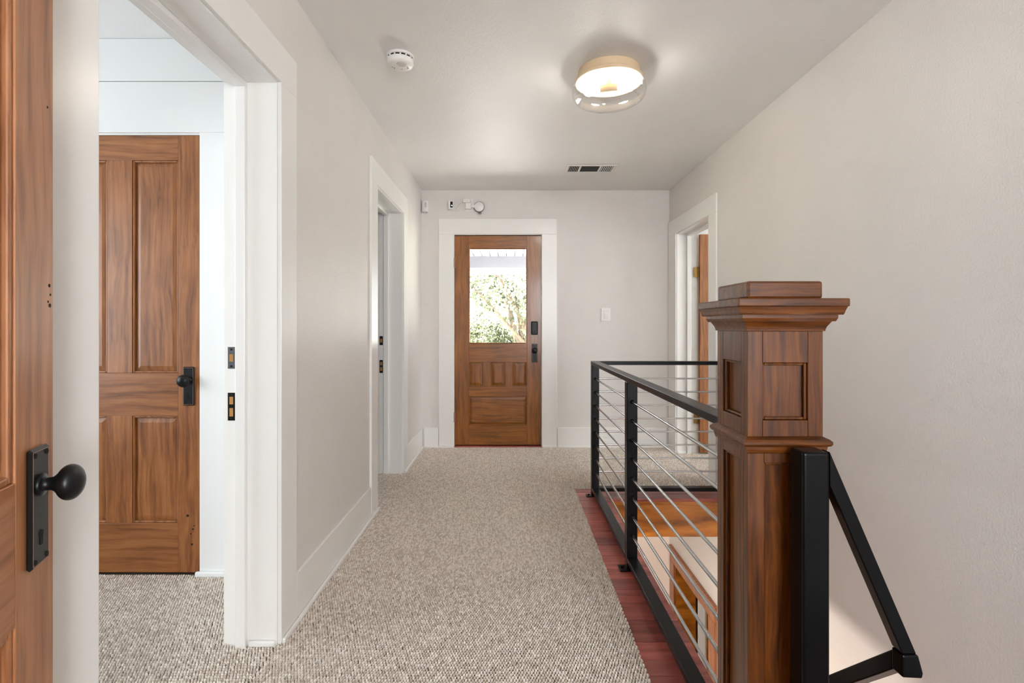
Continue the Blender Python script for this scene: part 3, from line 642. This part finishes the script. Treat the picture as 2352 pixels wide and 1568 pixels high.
SX, SY = -.522, 2.435
sd = T('smoke_detector', (SX, SY, ZC), 'round white smoke detector on the ceiling', 'smoke detector')
sd.part('base', G().lathe([(0, -.0005), (.064, -.0005), (.064, -.012), (.06, -.013), (0, -.013)], (SX, SY, ZC), n=40), 'white_plastic', smooth=True)
sd.part('vent_band', G().lathe([(.058, -.013), (.058, -.021)], (SX, SY, ZC), n=40), 'dark_gap')
for k in range(14):
    a = k * math.pi / 7; sd.part('fin', G().tube([(SX + .0592 * math.cos(a), SY + .0592 * math.sin(a), ZC - .0132), (SX + .0592 * math.cos(a), SY + .0592 * math.sin(a), ZC - .0208)], .004, 6), 'white_plastic')
bd_ = sd.part('body', G().lathe([(.062, -.021), (.0625, -.036), (.058, -.045), (.05, -.05), (0, -.051)], (SX, SY, ZC), n=40), 'white_plastic', smooth=True)
sd.part('test_button', G().lathe([(.0, -.054), (.02, -.0535), (.022, -.0515), (.0225, -.0505), (.0245, -.0505)], (SX + .012, SY - .024, ZC), n=28), 'grey_plastic', smooth=True)
sd.part('indicator', G().lathe([(0, -.053), (.0045, -.0525), (.005, -.05)], (SX + .004, SY + .022, ZC), n=14), 'grey_plastic', smooth=True)
for i_, (a, r) in enumerate(((2.6, .036), (2.85, .032), (3.1, .038), (.3, .038), (.1, .034), (.55, .036))):
    sd.part('grille_hole', G().lathe([(0, -.0513), (.0028, -.0513)], (SX + r * math.cos(a), SY + r * math.sin(a), ZC), n=8), 'dark_gap')

vx0, vx1, vy0, vy1 = .447, .85, 4.07, 4.275
vt = T('ceiling_vent', ((vx0 + vx1) / 2, (vy0 + vy1) / 2, ZC), 'white louvred air vent in the ceiling near the end wall', 'vent')
f = .024; zf = ZC - .008
for a in ((vx0, vx1, vy0, vy0 + f), (vx0, vx1, vy1 - f, vy1), (vx0, vx0 + f, vy0 + f, vy1 - f), (vx1 - f, vx1, vy0 + f, vy1 - f)):
    vt.part('frame', G().box(a[0], a[1], a[2], a[3], zf, ZC - .0005), 'vent_white', bevel=.002)
vt.part('backing', G().box(vx0 + f, vx1 - f, vy0 + f, vy1 - f, ZC - .002, ZC - .0005), 'dark_gap')  # near-black sheet in place of a shaded duct
c0, c1 = vx0 + .115, vx1 - .125
for xx in (c0, c1): vt.part('divider', G().box(xx - .008, xx + .008, vy0 + f, vy1 - f, zf, ZC - .002), 'vent_white')
def slat(p, q, dx, dy, mat='vent_white', zl=None):
    g = G(); (x0, y0), (x1, y1) = p, q; t = .0022; zl = zl or zf
    vt.part('slat', g.add([(x0, y0, ZC - .003), (x1, y1, ZC - .003), (x1 + dx, y1 + dy, zl), (x0 + dx, y0 + dy, zl), (x0 + t, y0 + t, ZC - .003), (x1 + t, y1 + t, ZC - .003), (x1 + dx + t, y1 + dy + t, zl), (x0 + dx + t, y0 + dy + t, zl)],
                         [(0, 1, 2, 3), (4, 5, 6, 7), (0, 4, 7, 3), (1, 5, 6, 2), (3, 2, 6, 7), (0, 1, 5, 4)]), mat)
for k in range(6):
    xa = vx0 + f + .006 + k * .0132; slat((xa, vy0 + f), (xa, vy1 - f), -.003, 0)
    xa = c1 + .016 + k * .0148; slat((xa, vy0 + f), (xa, vy1 - f), .003, 0)
for k in range(5):
    ya = vy0 + f + .012 + k * .028; slat((c0 + .008, ya), (c1 - .008, ya), 0, -.002, 'rim_grey', ZC - .005)  # centre slats greyed: shade inside the vent put into their colour

# ------------------------------------------------------------ small wall devices at the end wall
def PXZ(x, y): return ((x - 1172) / 243.4, CAMZ + (748 - y) / 243.4)
x0, z0 = PXZ(968.5, 488); x1, z1 = PXZ(984, 463)
ms_ = T('motion_sensor', (x0, YB, z0), 'small white motion sensor in the upper left corner of the end wall', 'sensor')
ms_.part('body', G().prism([(x0 + .004, YB - .0005), (x1, YB - .0005), (x1 + .002, YB - .035), (x1 - .012, YB - .048), (x0 + .02, YB - .046), (x0 + .004, YB - .03)], 'z', z0, z1), 'white_plastic', bevel=.006)
ms_.part('lens', G().box(x0 + .033, x1 - .008, YB - .0505, YB - .0475, z0 + .04, z1 - .018), 'grey_plastic', bevel=.001)
ms_.part('cap', G().box(x0 + .008, x1 - .004, YB - .042, YB - .004, z0 - .004, z0 - .0002), 'grey_plastic', bevel=.001)
x0, z0 = PXZ(1030.5, 483); x1, z1 = PXZ(1043, 463.5)
sc_ = T('security_camera', (x0, YB, z0), 'tiny white security camera with a black front above the end door', 'camera')
sc_.part('mount', G().lathe([(0, 0), (.018, 0), (.018, .02), (.012, .03), (0, .03)], (x0 + .012, YB - .0005, (z0 + z1) / 2 + .006), (0, -1, 0), 20), 'white_plastic', smooth=True)
bo = sc_.part('body', G().box(x0 + .002, x1, YB - .062, YB - .03, z0, z1), 'white_plastic', bevel=.006)
sc_.part('black_face', G().box(x0 + .022, x1 - .006, YB - .0635, YB - .0615, z0 + .013, z1 - .012), 'black_gloss', under=bo, bevel=.001)
sc_.part('led', G().lathe([(0, .001), (.004, .001), (.004, 0)], (x0 + .036, YB - .0635, z0 + .031), (0, -1, 0), 10), 'led', under=bo)
a = [PXZ(1038, 483.5), PXZ(1040, 489), PXZ(1043.5, 489)]; b_ = [PXZ(1051, 484), PXZ(1050.5, 478), PXZ(1053, 470), PXZ(1063, 465)]
sc_.part('cable', G().tube([(p[0], YB - .008, p[1]) for p in a], .0022, 6), 'white_plastic', smooth='all')
sc_.part('cable', G().tube([(p[0], YB - .008, p[1]) for p in b_], .0026, 6), 'white_plastic', smooth='all')
q0, q1 = PXZ(1041, 489.5), PXZ(1055, 485)
sc_.part('inline_switch', G().tube([(q0[0], YB - .009, q0[1]), (q1[0], YB - .009, q1[1])], [.008, .008], 4), 'white_plastic', bevel=.002)
x0, z0 = PXZ(1068, 485.5); x1, z1 = PXZ(1087.5, 456)
ol = T('wall_outlet', ((x0 + x1) / 2, YB, z0), 'white power outlet plate above the end door', 'outlet')
ol.part('plate', G().box(x0, x1, YB - .006, YB - .0005, z0, z1), 'white_plastic', bevel=.002)
for k in (.3, .72):
    zc = z0 + (z1 - z0) * k; ol.part('receptacle', G().box((x0 + x1) / 2 - .016, (x0 + x1) / 2 + .016, YB - .0075, YB - .0061, zc - .014, zc + .014), 'grey_plastic', bevel=.002)
x0, z0 = PXZ(1064, 467.5); x1, z1 = PXZ(1081, 459.5)
pa = T('power_adapter', ((x0 + x1) / 2, YB, z0), 'small white plug of the camera cable in the upper outlet socket', 'plug')
pa.part('body', G().box(x0, x1, YB - .04, YB - .0085, z0, z1), 'white_plastic', bevel=.004); pa.part('strain_relief', G().tube([(x0 - .006, YB - .018, (z0 + z1) / 2), (x0 - .0005, YB - .018, (z0 + z1) / 2)], [.003, .006], 8), 'white_plastic')
x0, z0 = PXZ(1070, 482); x1, z1 = PXZ(1083, 468.5)
ra, rb = PXZ(1101, 476.5)
hb = T('plug_in_chime', (ra, YB, rb - .05), 'round white plug-in chime with grey rim hanging off the outlet', 'chime')
hb.part('plug_block', G().box(x0, x1, YB - .05, YB - .0085, z0, z1), 'white_plastic', bevel=.004)
hb.part('arm', G().box(x1 + .0003, ra - .03, YB - .04, YB - .014, z0 + .014, z1 - .012), 'white_plastic', bevel=.003)
hb.part('rim', G().lathe([(0, 0), (.047, 0), (.0485, .006), (.0485, .026), (.046, .03), (0, .03)], (ra, YB - .006, rb), (0, -1, 0), 40), 'rim_grey', smooth=True)
hb.part('face', G().lathe([(0, .0345), (.04, .034), (.0445, .031), (.0445, .0302)], (ra, YB - .006, rb), (0, -1, 0), 40), 'white_plastic', smooth=True)
hb.part('bracket', G().box(ra - .008, ra + .02, YB - .022, YB - .006, rb - .062, rb - .0487), 'rim_grey', bevel=.003)
x0, z0 = PXZ(1380.5, 737); x1, z1 = PXZ(1402, 707)
sw = T('light_switch', ((x0 + x1) / 2, YB, z0), 'white rocker light switch on the end wall right of the door', 'light switch')
sw.part('plate', G().box(x0, x1, YB - .007, YB - .0005, z0, z1), 'white_plastic', bevel=.003)
xc = (x0 + x1) / 2; zc = (z0 + z1) / 2
fr = sw.part('rocker_frame', G().box(xc - .0185, xc + .0185, YB - .0082, YB - .0071, zc - .036, zc + .036), 'grey_plastic')
sw.part('rocker', G().prism([(YB - .0083, zc - .033), (YB - .0083, zc + .033), (YB - .0095, zc + .033), (YB - .0125, zc), (YB - .0105, zc - .033)], 'x', xc - .016, xc + .016), 'white_plastic', under=fr)

# ------------------------------------------------------------ outside the end door
struct('porch_floor', G().box(-3, 3.4, YB + .15, 10.4, -.12, -.03), 'deck_boards', 'pale sunlit porch deck outside the end door', 'porch')
pc = T('porch_ceiling', (0, 8.5, 2.3), 'white board ceiling of the porch seen through the door glass', 'porch ceiling', 'structure')
b0 = None
for k in range(30):
    if b0 is None: b0 = pc.part('board', G().box(-2.2, -2.078, YB + .16, 8.5, 2.3, 2.32), 'porch_white_dimmed', bevel=.004)
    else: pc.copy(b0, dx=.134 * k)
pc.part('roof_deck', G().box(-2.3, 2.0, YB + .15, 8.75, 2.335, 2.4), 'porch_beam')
bm_ = T('porch_beam', (0, 8.55, 2.09), 'pale grey porch beam with a white trim board seen through the door glass', 'beam', 'structure')
bm_.part('beam', G().box(-2.3, 2.0, 8.5, 8.68, 2.105, 2.334), 'porch_beam', bevel=.005); bm_.part('trim_board', G().box(-2.3, 2.0, 8.69, 8.72, 2.015, 2.33), 'porch_white_dimmed', bevel=.003)
for xx in (-2.1, 1.8): bm_.part('column', G().box(xx - .08, xx + .08, 8.51, 8.67, -.03, 2.1045), 'porch_white_dimmed', bevel=.005)
struct('ground', G().box(-120, 120, 11, 320, LOW - .4, LOW - .2), 'grass', 'lawn far outside the end door', 'ground')

def tree(name, label, base, h, crown, n, seed, trunk_r=.2, leaf_s=.14, lean=0):
    rng = np.random.default_rng(seed); bx_, by_ = base; zb = LOW - .2; cz = zb + h
    t = T(name, (bx_, by_, zb), label, 'tree', group='trees outside the end door')
    top = Vector((bx_ + lean, by_, cz))
    t.part('trunk', G().tube([(bx_, by_, zb), (bx_ + lean * .3, by_, zb + h * .4), tuple(top - Vector((0, 0, h * .15)))], [trunk_r, trunk_r * .75, trunk_r * .4], 10), 'bark', smooth='all')
    tips = []
    for k in range(11):
        a = rng.uniform(0, 6.28); e = rng.uniform(-.35, .85); rr = rng.uniform(.6, .95)
        p0 = Vector((bx_ + lean * .5, by_, zb + h * rng.uniform(.45, .8))); p2 = Vector((top.x + crown[0] * rr * math.cos(a), by_ + crown[1] * rr * math.sin(a), cz + crown[2] * e))
        pm = p0.lerp(p2, .5) + Vector((rng.normal(0, .25), rng.normal(0, .25), .35))
        t.part('branch', G().tube([p0, pm, p2], [trunk_r * .35, trunk_r * .2, trunk_r * .07], 7), 'bark', smooth='all')
        tips += [pm, p2, pm.lerp(p2, .5)]
    ctr = np.array([[p.x, p.y, p.z] for p in tips]); P = ctr[rng.integers(0, len(ctr), n)] + rng.normal(0, 1, (n, 3)) * np.array(crown) * .2
    A = rng.normal(0, 1, (n, 3)); A /= np.linalg.norm(A, axis=1)[:, None]; B = np.cross(A, rng.normal(0, 1, (n, 3))); B /= np.linalg.norm(B, axis=1)[:, None]
    s = leaf_s * rng.uniform(.6, 1.2, (n, 1)); V = np.stack([P - A * s, P + B * s * .45, P + A * s, P - B * s * .45], 1).reshape(-1, 3)
    me = bpy.data.meshes.new('foliage'); V = V - np.array([bx_, by_, zb])
    me.from_pydata(V.tolist(), [], [(4 * k, 4 * k + 1, 4 * k + 2, 4 * k + 3) for k in range(n)]); me.materials.append(MATS['leaf'])
    o = bpy.data.objects.new('foliage', me); C.objects.link(o); o.parent = t.o; o['kind'] = 'stuff'
tree('oak_tree', 'tall spreading tree with dark branches filling the upper door glass', (.9, 17), 5.6, (2.4, 1.8, 1.5), 5200, 1, .22, .1, -.9)
tree('leafy_tree', 'smaller rounded tree low in the middle of the door glass', (.35, 21), 3.9, (1.3, 1.3, .9), 3600, 5, .18, .1, -.5)
tree('leafy_tree', 'pale tree low at the left edge of the door glass', (-1.6, 24), 4.3, (1.5, 1.4, 1.2), 3200, 9, .18, .11, 0)
hs = T('neighbour_house', (1.0, 46, LOW - .2), 'far white house with grey roof low in the door glass', 'house')
hs.part('wall', G().box(-1.2, 4.2, 44, 49, LOW - .2, -.2), 'house_siding'); hs.part('roof', G().prism([(43.6, -.22), (49.4, -.22), (46.5, 1.1)], 'x', -1.5, 4.5), 'roof_shingle')
hs.part('window', G().box(.2, 1.0, 43.96, 43.995, -1.6, -.6), 'black_gloss'); hs.part('window', G().box(2.0, 2.8, 43.96, 43.995, -1.6, -.6), 'black_gloss')
